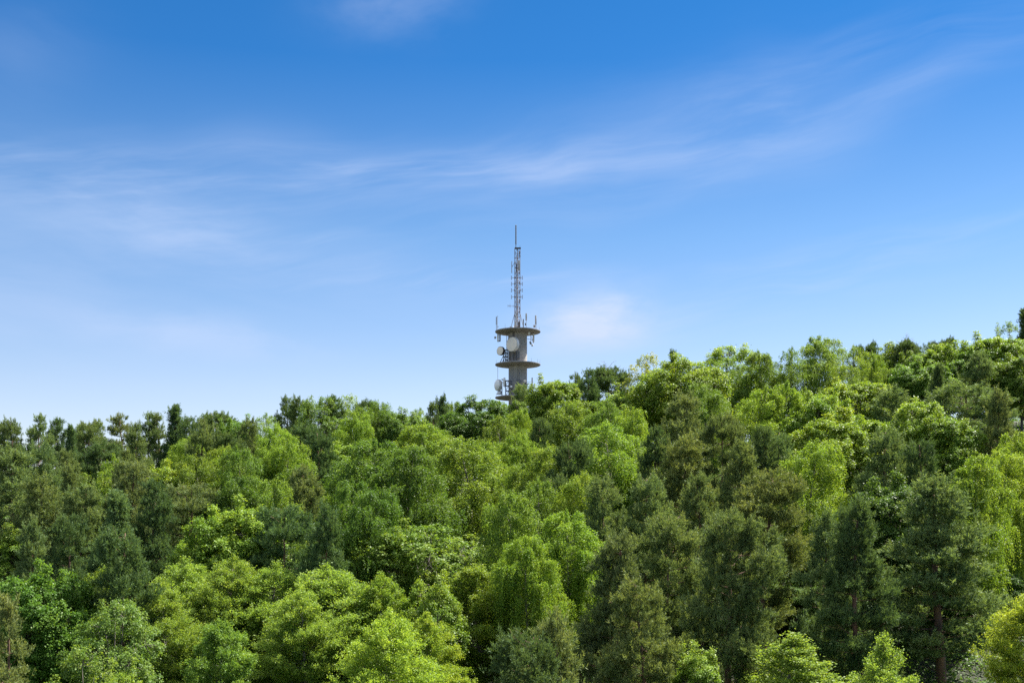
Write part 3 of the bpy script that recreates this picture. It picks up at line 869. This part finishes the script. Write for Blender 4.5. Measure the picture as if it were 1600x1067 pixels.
# ------------------------------------------------------------------ ground and undergrowth
def build_ground():
    xs = np.concatenate([np.linspace(-3000, -260, 12), np.linspace(-250, 250, 101), np.linspace(260, 3000, 12)])
    ys = np.concatenate([np.linspace(-1500, -60, 10), np.linspace(-50, 450, 101), np.linspace(470, 5000, 16)])
    X, Y = np.meshgrid(xs, ys)
    Z = ground_z(X, Y)
    nx, ny = len(xs), len(ys)
    v = np.stack([X, Y, Z], -1).reshape(-1, 3)
    f = [(j * nx + i, j * nx + i + 1, (j + 1) * nx + i + 1, (j + 1) * nx + i) for j in range(ny - 1) for i in range(nx - 1)]
    me = bpy.data.meshes.new("ground")
    me.from_pydata(v.tolist(), [], f)
    me.polygons.foreach_set("use_smooth", [True] * len(f))
    m, t = new_mat("forest_floor")
    tc = t.add("ShaderNodeTexCoord")
    n = t.noise(tc.outputs["Object"], 0.35, 6, 0.6)
    n2 = t.noise(tc.outputs["Object"], 4.0, 5, 0.6)
    c = t.ramp(n, [(0.35, (0.020, 0.026, 0.010)), (0.55, (0.028, 0.036, 0.012)), (0.7, (0.034, 0.030, 0.018))])
    c = t.mix(t.m("MULTIPLY", n2, 0.5), c, (0.02, 0.019, 0.011))
    b = t.add("ShaderNodeBump", {"Height": n2, "Strength": 0.8, "Distance": 0.2})
    p = t.add("ShaderNodeBsdfPrincipled", {"Base Color": c, "Roughness": 0.95, "Normal": b.outputs[0]})
    t.add("ShaderNodeOutputMaterial", {0: p.outputs[0]})
    tag(mesh_obj("ground", me, m), "dark wooded hillside rising towards the telecom tower", "hillside", None, "structure")
build_ground()

def build_undergrowth():
    rng = np.random.default_rng(5)
    n = 9000
    Y = rng.uniform(44, 185, n)
    X = rng.uniform(-0.52, 0.52, n) * (Y + 12)
    Z = ground_z(X, Y)
    rad = rng.uniform(0.6, 2.4, n) ** 1.15
    cnt = (24 + 34 * rad).astype(int)
    idx = np.repeat(np.arange(n), cnt)
    m = len(idx)
    q = rdir(rng, m); q[:, 2] = np.abs(q[:, 2])
    pos = np.stack([X, Y, Z], -1)[idx] + q * (rad[idx] * rng.uniform(0.3, 1, m))[:, None] * np.array([1, 1, 0.9])
    nrm = unit(q + UP * 0.8 + rng.normal(size=(m, 3)) * 0.4)
    ax = unit(np.cross(nrm, rdir(rng, m)))
    sz = rng.uniform(0.12, 0.26, m)
    tint = rng.normal(0.4, 0.12, n)[idx] + rng.normal(0, 0.12, m)
    me = leaf_mesh("undergrowth", pos, ax, nrm, sz, sz * 0.75, tint, LEAF["broad"])
    o = tag(mesh_obj("undergrowth", me), "low leafy undergrowth covering the shaded forest floor", "undergrowth", None, "stuff")
    o.color = (0.75, 0.85, 0.8, 1)
build_undergrowth()
# ------------------------------------------------------------------ telecom tower
TD = 220.0                      # distance
PM = TD / F                     # metres per photograph pixel there
TX = (809.1 - 800) * PM
TZ = float(ground_z(TX, TD)) - 0.3
def tx(px): return (px - 809.1) * PM
def tz(py): return CAMZ + (HY - py) * PM - TZ

def mat_plain(name, col, rough=0.6, metal=0.0, var=0.25, scale=2.0, dirt=(0.12, 0.10, 0.08)):
    m, t = new_mat(name)
    tc = t.add("ShaderNodeTexCoord")
    mp = t.add("ShaderNodeMapping", {0: tc.outputs["Object"], "Scale": (scale, scale, scale * 0.35)})
    n = t.noise(mp.outputs[0], 1.0, 5, 0.6)
    c = t.mix(t.m("MULTIPLY", t.ramp(n, [(0.45, (0, 0, 0)), (0.8, (1, 1, 1))]), var), col, dirt)
    p = t.add("ShaderNodeBsdfPrincipled", {"Base Color": c, "Roughness": rough, "Metallic": metal})
    t.add("ShaderNodeOutputMaterial", {0: p.outputs[0]})
    return m

def concrete(name, light, dark, joints=True):
    m, t = new_mat(name)
    tc = t.add("ShaderNodeTexCoord")
    s = t.add("ShaderNodeSeparateXYZ", {0: tc.outputs["Object"]})
    an = t.m("ARCTAN2", s.outputs[1], s.outputs[0])
    # rain streaks: fine round the shaft, long down it
    st = t.noise(t.xyz(t.m("MULTIPLY", an, 7.0), t.m("MULTIPLY", s.outputs[2], 0.10), 0.0), 1.0, 6, 0.65)
    bl = t.noise(tc.outputs["Object"], 0.7, 5, 0.6)
    fine = t.noise(tc.outputs["Object"], 7.0, 4, 0.6)
    k = t.m("ADD", t.m("MULTIPLY", st, 0.6), t.m("ADD", t.m("MULTIPLY", bl, 0.3), t.m("MULTIPLY", fine, 0.1)))
    c = t.ramp(k, [(0.36, dark), (0.5, tuple((a + b) / 2 for a, b in zip(light, dark))), (0.62, light)])
    h = fine
    if joints:
        def line(v, per, wd):
            f = t.m("FRACT", t.m("DIVIDE", v, per))
            return t.m("LESS_THAN", f, wd)
        jl = t.m("MAXIMUM", line(s.outputs[2], 2.15, 0.035), line(t.m("ADD", an, 0.25), 2 * math.pi / 14, 0.05))
        c = t.mix(t.m("MULTIPLY", jl, 0.45), c, tuple(x * 0.35 for x in dark))
        h = t.m("SUBTRACT", fine, jl)
    b = t.add("ShaderNodeBump", {"Height": h, "Strength": 0.35, "Distance": 0.04})
    p = t.add("ShaderNodeBsdfPrincipled", {"Base Color": c, "Roughness": 0.9, "Normal": b.outputs[0]})
    t.add("ShaderNodeOutputMaterial", {0: p.outputs[0]})
    return m

M_CONC = concrete("concrete", (0.41, 0.39, 0.365), (0.24, 0.225, 0.21))
M_DECK = concrete("weathered_deck", (0.26, 0.235, 0.22), (0.15, 0.135, 0.128), False)
M_DISH = mat_plain("dish_cover", (0.80, 0.72, 0.61), 0.5, 0, 0.18)
M_DRUM = mat_plain("dish_drum", (0.55, 0.57, 0.58), 0.5, 0, 0.25)
M_WHITE = mat_plain("white_panel", (0.74, 0.75, 0.74), 0.45, 0, 0.2)
M_GREY = mat_plain("grey_panel", (0.33, 0.34, 0.34), 0.5, 0, 0.3)
M_DARK = mat_plain("dark_steel", (0.055, 0.055, 0.06), 0.55, 0.2, 0.2)
M_GALV = mat_plain("galvanised_steel", (0.30, 0.29, 0.29), 0.5, 0.35, 0.4)
M_LATT = mat_plain("weathered_lattice", (0.17, 0.13, 0.125), 0.6, 0.1, 0.5, 3.0, (0.45, 0.40, 0.39))
M_POLE = mat_plain("pole_steel", (0.14, 0.145, 0.15), 0.5, 0.2, 0.3)

class MB:
    def __init__(s):
        s.b = bmesh.new()
    def _place(s, geo, M):
        bmesh.ops.transform(s.b, matrix=M, verts=geo)
    def cyl(s, p0, p1, r0, r1=None, seg=12):
        p0, p1 = Vector(p0), Vector(p1)
        d = p1 - p0
        M = Matrix.Translation((p0 + p1) / 2) @ d.to_track_quat("Z", "Y").to_matrix().to_4x4()
        bmesh.ops.create_cone(s.b, cap_ends=True, segments=seg, radius1=r0, radius2=r0 if r1 is None else r1, depth=d.length, matrix=M)
        return s
    def box(s, c, size, rz=0.0, M=None, bev=0.0):
        g = bmesh.ops.create_cube(s.b, size=1.0, matrix=(M or Matrix()) @ Matrix.Translation(c) @ Matrix.Rotation(rz, 4, "Z") @ Matrix.Diagonal((*size, 1)))
        if bev:
            es = list({e for v in g["verts"] for e in v.link_edges})
            bmesh.ops.bevel(s.b, geom=es, offset=bev, segments=2, affect="EDGES", profile=0.5)
        return s
    def lathe(s, prof, seg=64, M=None):
        """Revolve (radius, z) pairs round Z; radius 0 closes the end."""
        rings = []
        for r, z in prof:
            if r < 1e-6:
                rings.append([s.b.verts.new((M or Matrix()) @ Vector((0, 0, z)))])
            else:
                rings.append([s.b.verts.new((M or Matrix()) @ Vector((r * math.cos(2 * math.pi * k / seg), r * math.sin(2 * math.pi * k / seg), z))) for k in range(seg)])
        for a, b in zip(rings, rings[1:]):
            for k in range(seg):
                k2 = (k + 1) % seg
                if len(a) == 1 and len(b) == 1:
                    continue
                if len(a) == 1:
                    s.b.faces.new((a[0], b[k], b[k2]))
                elif len(b) == 1:
                    s.b.faces.new((a[k], b[0], a[k2]))
                else:
                    s.b.faces.new((a[k], b[k], b[k2], a[k2]))
        return s
    def obj(s, name, mat, parent, smooth=False, label=None):
        bmesh.ops.recalc_face_normals(s.b, faces=s.b.faces[:])
        me = bpy.data.meshes.new(name)
        s.b.to_mesh(me); s.b.free()
        o = mesh_obj(name, me, mat, parent)
        if smooth:
            me.polygons.foreach_set("use_smooth", [True] * len(me.polygons))
            try:
                me.set_sharp_from_angle(angle=R(35))
            except Exception:
                pass
        if label:
            o["label"] = label
        return o

def build_tower():
    root = empty("telecom_tower", (TX, TD, TZ))
    tag(root, "grey concrete telecom tower with three round platforms, dishes and a lattice mast above the trees", "telecom tower")
    RS = 14.45 * PM
    RP = 35.2 * PM
    zt, zm, zb = tz(518.0), tz(569.5), tz(621.0)          # tops of the three decks
    # shaft
    MB().lathe([(RS * 1.12, 0), (RS * 1.06, zb * 0.5), (RS, zb - 1.0), (RS, zt - 0.2), (0, zt - 0.2)], 72).obj("shaft", M_CONC, root, True)
    for z in (zt, zm, zb):
        MB().lathe([(RS + 0.003, z - 0.40), (RS + 0.55, z - 0.40), (RP - 0.05, z - 0.19), (RP, z - 0.16), (RP, z - 0.02), (RP - 0.02, z), (RS + 0.003, z)], 96).obj("platform", M_DECK, root, True)
        d = [o for o in root.children if o.name.startswith("platform")][-1]
        MB().lathe([(RP + 0.004, z - 0.10), (RP + 0.035, z - 0.10), (RP + 0.035, z + 0.035), (RP - 0.06, z + 0.035), (RP - 0.06, z + 0.006)], 96).obj("rim_flashing", M_GALV, d, True)
    # thin lightning rods standing round the rims
    def rod(px, z, h, y, r=0.028):
        MB().cyl((tx(px), y, z), (tx(px), y, z + h), r, r * 0.6, 6).cyl((tx(px), y, z), (tx(px), y, z + 0.12), r * 2.2, None, 8).obj("lightning_rod", M_GALV, root)
    for px, h, y in ((775.3, 0.95, 0.4), (829.9, 0.75, -3.3), (834.5, 1.1, 2.9), (839.6, 0.85, -1.6), (843.6, 1.0, 0.3), (791, 0.7, 3.6)):
        rod(px, zm, h, y)
    for px, h, y in ((789.4, 0.85, -3.3), (830.3, 1.25, 3.2), (842.6, 0.7, -1.0), (825.5, 0.9, 3.6), (796.0, 0.6, 3.4)):
        rod(px, zt, h, y)
    for px, h, y in ((775.3, 0.9, 0.3), (843.0, 0.9, 0.4)):
        rod(px, zb, h, y)

    # ---- lattice mast
    mast_z0, mast_z1 = zt, tz(388.5)
    mx = tx(808.4)
    w = 0.50
    legs = [(mx - w, -0.32), (mx + w, -0.32), (mx + 0.02, 0.52)]
    b = MB()
    for lx, ly in legs:
        b.cyl((lx, ly, mast_z0), (lx, ly, mast_z1), 0.07, 0.06, 8)
    n = 17
    for i in range(n):
        z0 = mast_z0 + (mast_z1 - mast_z0) * i / n
        z1 = mast_z0 + (mast_z1 - mast_z0) * (i + 1) / n
        for k in range(3):
            a, c = legs[k], legs[(k + 1) % 3]
            b.cyl((*a, z1), (*c, z1), 0.032, None, 6)
            if i % 2 == k % 2:
                a, c = c, a
            b.cyl((*a, z0), (*c, z1), 0.030, None, 6)
    mast = b.obj("lattice_mast", M_LATT, root)
    # cable ladder inside the mast
    b = MB()
    for dx in (-0.14, 0.14):
        b.cyl((mx + dx, -0.1, mast_z0), (mx + dx, -0.1, mast_z1 - 1), 0.03, None, 6)
    for i in range(40):
        z = mast_z0 + 0.3 + i * 0.36
        if z < mast_z1 - 1:
            b.cyl((mx - 0.14, -0.1, z), (mx + 0.14, -0.1, z), 0.018, None, 5)
    b.obj("ladder", M_GALV, mast)
    b = MB()
    for k in range(3):
        x0 = mx - 0.28 + 0.07 * k
        b.cyl((x0, 0.02, mast_z0), (x0, 0.02, mast_z1 - 2.2 - 1.6 * k), 0.03, None, 6)
    b.obj("feeder_cable", M_DARK, mast)
    MB().box((mx + 0.08, 0.0, mast_z1 + 0.05), (1.16, 1.0, 0.09)).cyl((mx + 0.5, -0.4, mast_z1 + 0.1), (mx + 0.5, -0.4, mast_z1 + 0.45), 0.03, None, 6).obj("mast_top_plate", M_DARK, mast)
    px_ = tx(806.1)
    MB().cyl((px_, -0.1, mast_z1 + 0.09), (px_, -0.1, tz(382)), 0.075, None, 10).cyl((px_, -0.1, tz(382)), (px_, -0.1, tz(352.3)), 0.125, 0.115, 12).cyl((px_, -0.1, tz(352.3)), (px_, -0.1, tz(351.6)), 0.115, 0.03, 12).obj("pole_antenna", M_POLE, mast, True)
    # struts that stay the mast foot
    for sx_, sy_, top_x in ((796.8, -0.6, 804.6), (819.4, -0.5, 812.4), (803.4, 2.2, 807.8), (801.0, -2.2, 806.2)):
        z1 = tz(489.0) if sx_ != 801.0 else tz(503)
        MB().cyl((tx(sx_), sy_, zt), (tx(top_x), -0.2 if sy_ < 1 else 0.45, z1), 0.055, None, 8).box((tx(sx_), sy_, zt + 0.06), (0.32, 0.32, 0.12)).obj("mast_strut", M_GALV, root)

    def panel(px, y0, y1, yy, wd=0.30, dp=0.20, mat=M_GREY, rz=0.0, foot=None, arm=None, off=0.22):
        """Sector antenna: rounded slim box on a pipe, with two clamps."""
        x = tx(px); za, zb_ = tz(y1), tz(y0)
        o = MB().box((x, yy, (za + zb_) / 2), (wd, dp, zb_ - za), rz, None, 0.05).obj("panel_antenna", mat, root, True)
        bx, by = x + math.sin(rz) * off * 0.6, yy + off * 0.8
        b = MB()
        f = tz(foot) if foot is not None else za - 0.15
        b.cyl((bx, by, min(f, za - 0.1)), (bx, by, zb_ + 0.1), 0.045, None, 8)
        for z in (za + 0.25, zb_ - 0.25):
            b.cyl((x, yy, z), (bx, by, z), 0.035, None, 6)
        if arm is not None:
            (ax, ay, az) = arm
            b.cyl((bx, by, (za + zb_) / 2), (tx(ax), ay, tz(az)), 0.045, None, 8)
        b.obj("mount", M_GALV, o)
        return o
    # on the top deck
    panel(822.1, 492.3, 503.2, -1.6, 0.30, 0.18, M_GREY, 0.0, 514.8)
    panel(837.2, 491.9, 506.4, 0.6, 0.29, 0.20, M_GREY, 0.5, 515.5)
    MB().box((tx(835.1), 0.9, tz(508.4)), (0.38, 0.26, 0.46), 0.2, None, 0.03).obj("radio_unit", M_GALV, root)
    MB().box((tx(820.8), -1.3, tz(508.6)), (0.2, 0.2, 0.42), 0, None, 0.02).obj("radio_unit", M_DARK, root)
    MB().cyl((tx(817.6), -1.9, zt), (tx(817.6), -1.9, tz(501.6)), 0.10, None, 10).cyl((tx(817.6), -1.9, zt), (tx(817.6), -1.9, zt + 0.4), 0.16, None, 10).obj("whip_antenna", M_POLE, root, True)
    MB().cyl((tx(775.6), 0.2, tz(516.5)), (tx(775.6), 0.2, tz(507)), 0.05, None, 8).cyl((tx(775.6), 0.2, tz(507)), (tx(775.6), 0.2, tz(495)), 0.10, 0.09, 10).cyl((tx(775.6), 0.2, tz(495.4)), (tx(776.8), 0.2, tz(494)), 0.04, None, 6).obj("whip_antenna", M_POLE, root, True)
    MB().cyl((tx(777.4), 0.6, tz(516.5)), (tx(777.4), 0.6, tz(492.3)), 0.04, 0.03, 8).box((tx(778.0), 0.6, tz(509.5)), (0.16, 0.1, 0.2)).obj("whip_antenna", M_GALV, root)
    for px in (799.0, 797.2):
        MB().cyl((tx(px), -1.2, zt), (tx(px), -1.2, zt + 0.75), 0.05, None, 8).box((tx(px), -1.2, zt + 0.55), (0.2, 0.15, 0.25)).obj("junction_box", M_GALV, root)
    MB().box((tx(806.0), -1.0, tz(508.0)), (0.3, 0.3, 0.95), 0.1, None, 0.03).obj("equipment_cabinet", M_GREY, root)
    MB().box((tx(811.0), -0.7, tz(509.0)), (0.34, 0.3, 1.1), 0.0, None, 0.03).obj("equipment_cabinet", M_DARK, root)
    panel(806.4, 488.2, 501.2, -0.75, 0.27, 0.16, M_GREY, 0.0, 503, (808.4, -0.2, 495))
    # on the mast
    panel(799.6, 409.0, 426.5, -0.2, 0.13, 0.12, M_GALV, 0.2, 427, (804.5, -0.3, 410.0))
    panel(811.0, 408.2, 423.5, -0.62, 0.34, 0.18, M_GREY, 0.0, 425, (811.5, -0.3, 416))
    panel(806.9, 413.2, 426.0, -0.55, 0.22, 0.16, M_DARK, 0.0, 427, (805.5, -0.3, 420))
    for y in (434.8, 444.2, 454.2, 464.6):                 # folded dipoles on both sides of the mast
        for px, s_ in ((799.6, -1), (815.6, 1)):
            x = tx(px); h = 2.9 * PM
            zc = tz(y)
            b = MB().cyl((x, -0.3, zc - h), (x, -0.3, zc + h), 0.036, None, 6).cyl((x + 0.10 * s_, -0.3, zc - h), (x + 0.10 * s_, -0.3, zc + h), 0.03, None, 6)
            b.cyl((x, -0.3, zc + h), (x + 0.10 * s_, -0.3, zc + h), 0.03, None, 6).cyl((x, -0.3, zc - h), (x + 0.10 * s_, -0.3, zc - h), 0.03, None, 6)
            b.cyl((x, -0.3, zc), (mx + w * s_, -0.32, zc), 0.038, None, 6)
            b.box((mx + w * s_, -0.34, zc), (0.22, 0.2, 0.34))
            b.obj("dipole_antenna", M_LATT, root)
    b = MB().cyl((tx(793.2), -0.6, tz(478.6)), (tx(802.4), -0.3, tz(479.2)), 0.03, None, 6)
    for i, px in enumerate((793.6, 795.8, 798.0, 801.8)):
        b.cyl((tx(px), -0.45, tz(478.8) - 0.26 - 0.02 * i), (tx(px), -0.45, tz(478.8) + 0.26 + 0.02 * i), 0.022, None, 6)
    b.cyl((tx(802.4), -0.3, tz(479.2)), (tx(804.8), -0.32, tz(479.4)), 0.035, None, 6)
    b.obj("yagi_antenna", M_LATT, root)
    for y in (395, 401, 470, 483):
        MB().box((mx + 0.46, -0.42, tz(y)), (0.26, 0.22, 0.42), 0, None, 0.02).obj("junction_box", M_LATT, mast)

    # hanging below the top deck
    panel(778.0, 521.5, 534.5, -0.5, 0.30, 0.20, M_WHITE, 0.35, 517, None)
    panel(781.3, 519.5, 532.5, 0.4, 0.24, 0.20, M_GREY, -0.3, 517, None)
    MB().box((tx(780.6), 0.0, tz(532.6)), (0.28, 0.25, 0.22)).cyl((tx(780.6), 0, tz(532.6)), (tx(779.5), 0.1, tz(520)), 0.03, None, 6).obj("radio_unit", M_DARK, root)
    MB().box((tx(773.6), 0.1, tz(527.4)), (0.30, 0.24, 0.42), 0.3, None, 0.03).cyl((tx(773.6), 0.1, tz(527.4)), (tx(777.6), 0.1, tz(526.6)), 0.035, None, 6).obj("radio_unit", M_GREY, root)
    panel(833.6, 521.5, 535.5, -0.3, 0.34, 0.22, M_WHITE, -0.2, 517, None)
    MB().box((tx(826.6), -1.8, tz(523.6)), (0.36, 0.3, 0.5), 0.2, None, 0.06).cyl((tx(826.6), -1.8, tz(523.6)), (tx(826.6), -1.8, tz(518.5)), 0.04, None, 8).obj("radio_unit", M_WHITE, root)
    b = MB().cyl((tx(829.2), -1.2, tz(519)), (tx(829.2), -1.2, tz(540)), 0.045, None, 8).cyl((tx(824), -1.5, tz(531.5)), (tx(833.4), -0.1, tz(531.5)), 0.04, None, 8)
    b.cyl((tx(829.2), -1.2, tz(526)), (tx(833), -0.2, tz(535)), 0.035, None, 6)
    b.obj("antenna_bracket", M_GALV, root)
    for px, py, rz in ((827.6, 536.4, 0.5), (829.6, 538.0, -0.4), (832.6, 540.8, -0.7)):
        MB().cyl((tx(px), -1.25, tz(py)), (tx(px) + 0.25 * math.sin(rz), -1.25 - 0.3, tz(py) - 0.12), 0.12, 0.19, 14).cyl((tx(px), -1.25, tz(py)), (tx(829.2), -1.2, tz(537.5)), 0.035, None, 6).obj("floodlight", M_GREY, root, True)
    # conduits on the upper shaft
    for px in (800.4, 802.9):
        x = tx(px); y = -math.sqrt(max(RS * RS - x * x, 0)) - 0.07
        MB().cyl((x, y, zm + 0.05), (x, y, zt - 0.3), 0.075, None, 8).obj("cable_conduit", M_DARK if px > 802 else M_GALV, root, True)
    x = tx(811.4); y = -math.sqrt(RS * RS - x * x) - 0.04
    MB().cyl((x, y, zb + 0.05), (x, y, zm - 0.3), 0.04, None, 8).obj("cable_conduit", M_GALV, root, True)
    for px in (791.6, 794.0):
        MB().cyl((tx(px), -0.5, zm), (tx(px), -0.5, zt - 0.2), 0.05, None, 8).obj("cable_conduit", M_GALV, root, True)
    MB().cyl((tx(777.8), -0.2, tz(594)), (tx(777.8), -0.2, zm - 0.2), 0.04, None, 6).obj("cable_conduit", M_GALV, root)

    def dish(px, py, y, rad, depth, yaw, bulge=0.12, mat=M_DISH, drum=M_DRUM, post=None):
        """Drum antenna: flat cover in front, deep drum, tapered back, mounting pipe. yaw: turn to the left of facing the viewer."""
        e = bpy.data.objects.new("dish_antenna", None)
        COL.objects.link(e); e.parent = root
        n = Vector((-math.sin(yaw), -math.cos(yaw), 0))
        M = Matrix.Translation((tx(px), y, tz(py))) @ n.to_track_quat("Z", "Y").to_matrix().to_4x4()
        MB().lathe([(rad * 0.97, 0.0), (rad * 0.96, bulge * 0.25), (rad * 0.7, bulge * 0.7), (rad * 0.35, bulge * 0.93), (0, bulge)], 48, M).obj("dish_cover", mat, e, True)
        MB().lathe([(rad, 0.02), (rad * 1.015, 0.0), (rad * 1.015, -0.07), (rad, -0.09), (rad * 0.985, -depth * 0.7), (rad * 0.72, -depth * 0.95), (rad * 0.3, -depth * 1.15), (0, -depth * 1.18)], 48, M).obj("dish_drum", drum, e, True)
        b = MB()
        c = M @ Vector((0, 0, -depth * 1.1)); 
        pz0, pz1 = c.z - rad * 0.9, c.z + rad * 0.7
        q = M @ Vector((0, 0, -depth * 1.1 - 0.22))
        b.cyl((q.x, q.y, post if post is not None else pz0), (q.x, q.y, pz1), 0.09, None, 10)
        b.box((0, 0, 0), (0.34, 0.5, 0.34), 0, Matrix.Translation((c + q) / 2))
        b.cyl(M @ Vector((rad * 0.7, 0.0, -depth * 0.5)), (q.x, q.y, pz0 + 0.2), 0.035, None, 6)
        b.obj("dish_mount", M_DARK, e)
        return e
    dish(799.5, 541.8, -3.0, 1.37, 0.95, R(42), 0.10, post=zm + 0.02)
    dish(781.3, 549.8, -1.3, 0.83, 0.75, R(43), 0.08, mat=M_DISH, drum=M_DARK, post=tz(566))
    dish(777.2, 602.6, -0.9, 1.08, 0.70, R(62), 0.42, mat=M_WHITE, drum=M_DRUM, post=zb + 0.02)
    dish(820.0, 597.6, -2.35, 0.29, 0.25, R(8), 0.04, post=tz(603))
    dish(798.7, 606.8, -2.6, 0.22, 0.22, R(10), 0.10, mat=M_WHITE, post=tz(611))
    MB().lathe([(0.62, 0), (0.55, 0.1), (0.25, 0.75), (0, 0.8)], 20, Matrix.Translation((tx(780.5), -0.8, tz(616.5)))).obj("dish_pedestal", M_DRUM, root, True)
    MB().cyl((tx(820), -1.5, tz(602.6)), (tx(823.6), -2.1, tz(602.6)), 0.05, None, 8).box((tx(822.5), -1.9, tz(602.4)), (0.7, 0.2, 0.1)).obj("antenna_bracket", M_DARK, root)

    # steel frames that carry the dishes
    def frame(x0, x1, y0, ztop, zbot, yy0, yy1, rows, mat=M_DARK):
        b = MB()
        for x in (x0, x1):
            for yy in (yy0, yy1):
                b.cyl((tx(x), yy, zbot), (tx(x), yy, ztop), 0.085, None, 8)
        for i in range(rows + 1):
            z = zbot + (ztop - zbot) * i / rows
            for yy in (yy0, yy1):
                b.cyl((tx(x0), yy, z), (tx(x1), yy, z), 0.06, None, 8)
            for x in (x0, x1):
                b.cyl((tx(x), yy0, z), (tx(x), yy1, z), 0.06, None, 8)
            if i < rows:
                b.cyl((tx(x0), yy0, z), (tx(x1), yy0, z + (ztop - zbot) / rows), 0.04, None, 6)
        return b
    b = frame(789.5, 793.4, 0, tz(548.5), zm, -1.7, -0.9, 4)
    b.cyl((tx(781.0), -1.5, zm), (tx(788.6), -1.4, tz(553.5)), 0.07, None, 8)
    b.cyl((tx(784.0), -1.1, zm), (tx(789.6), -1.1, tz(556.5)), 0.06, None, 8)
    b.obj("dish_frame", M_DARK, root)
    b = frame(790.2, 795.2, 0, tz(597.3), zb, -2.6, -1.6, 3)
    b.cyl((tx(795.2), -2.6, tz(598.3)), (tx(798.6), -2.6, tz(598.3)), 0.08, None, 8).cyl((tx(798.6), -2.6, tz(598.3)), (tx(798.6), -2.6, tz(604.5)), 0.08, None, 8)
    b.cyl((tx(784), -1.5, tz(594.3)), (tx(787), -1.7, tz(595.6)), 0.10, None, 8).cyl((tx(787), -1.7, tz(595.6)), (tx(786.5), -1.7, tz(601)), 0.09, None, 8)
    b.obj("dish_frame", M_DARK, root)
    panel(788.2, 593.0, 606.4, -2.4, 0.42, 0.28, M_WHITE, 0.4, 608, (791, -1.9, 605))
    # pole with arms on the right of the lowest deck
    b = MB().cyl((tx(831.4), -1.0, zb), (tx(831.4), -1.0, tz(605)), 0.09, None, 8).cyl((tx(831.4), -1.0, tz(605)), (tx(831.4), -1.0, tz(591.2)), 0.13, 0.12, 10)
    for y in (597.5, 600.5):
        b.cyl((tx(831.4), -1.0, tz(y)), (tx(823.0), -0.6, tz(y)), 0.03, None, 6)
    b.obj("pole_antenna", M_GALV, root, True)
    # service hatches
    def hatch(px, py, wd, ht, dp):
        x = tx(px); y = -math.sqrt(RS * RS - x * x)
        MB().box((x, y - dp / 2 + 0.12, tz(py)), (wd, dp, ht), math.atan2(x, -y) * 0.0, None, 0.02).obj("equipment_cabinet", M_POLE, root)
        b = MB()
        for i in range(4):
            xx = x - wd / 2 + wd * (i + 0.5) / 4
            b.cyl((xx, y - dp + 0.10, tz(py) - ht * 0.42), (xx, y - dp + 0.10, tz(py) + ht * 0.42), 0.02, None, 6)
        for s_ in (-1, 1):
            b.cyl((x - wd / 2, y - dp + 0.10, tz(py) + s_ * ht * 0.42), (x + wd / 2, y - dp + 0.10, tz(py) + s_ * ht * 0.42), 0.02, None, 6)
        b.obj("guard_grille", M_GALV, [o for o in root.children if o.name.startswith("equipment_cabinet")][-1])
    hatch(808.8, 557.5, 0.75, 1.3, 0.35)
    hatch(810.4, 599.0, 0.8, 0.95, 0.4)
    return root
build_tower()
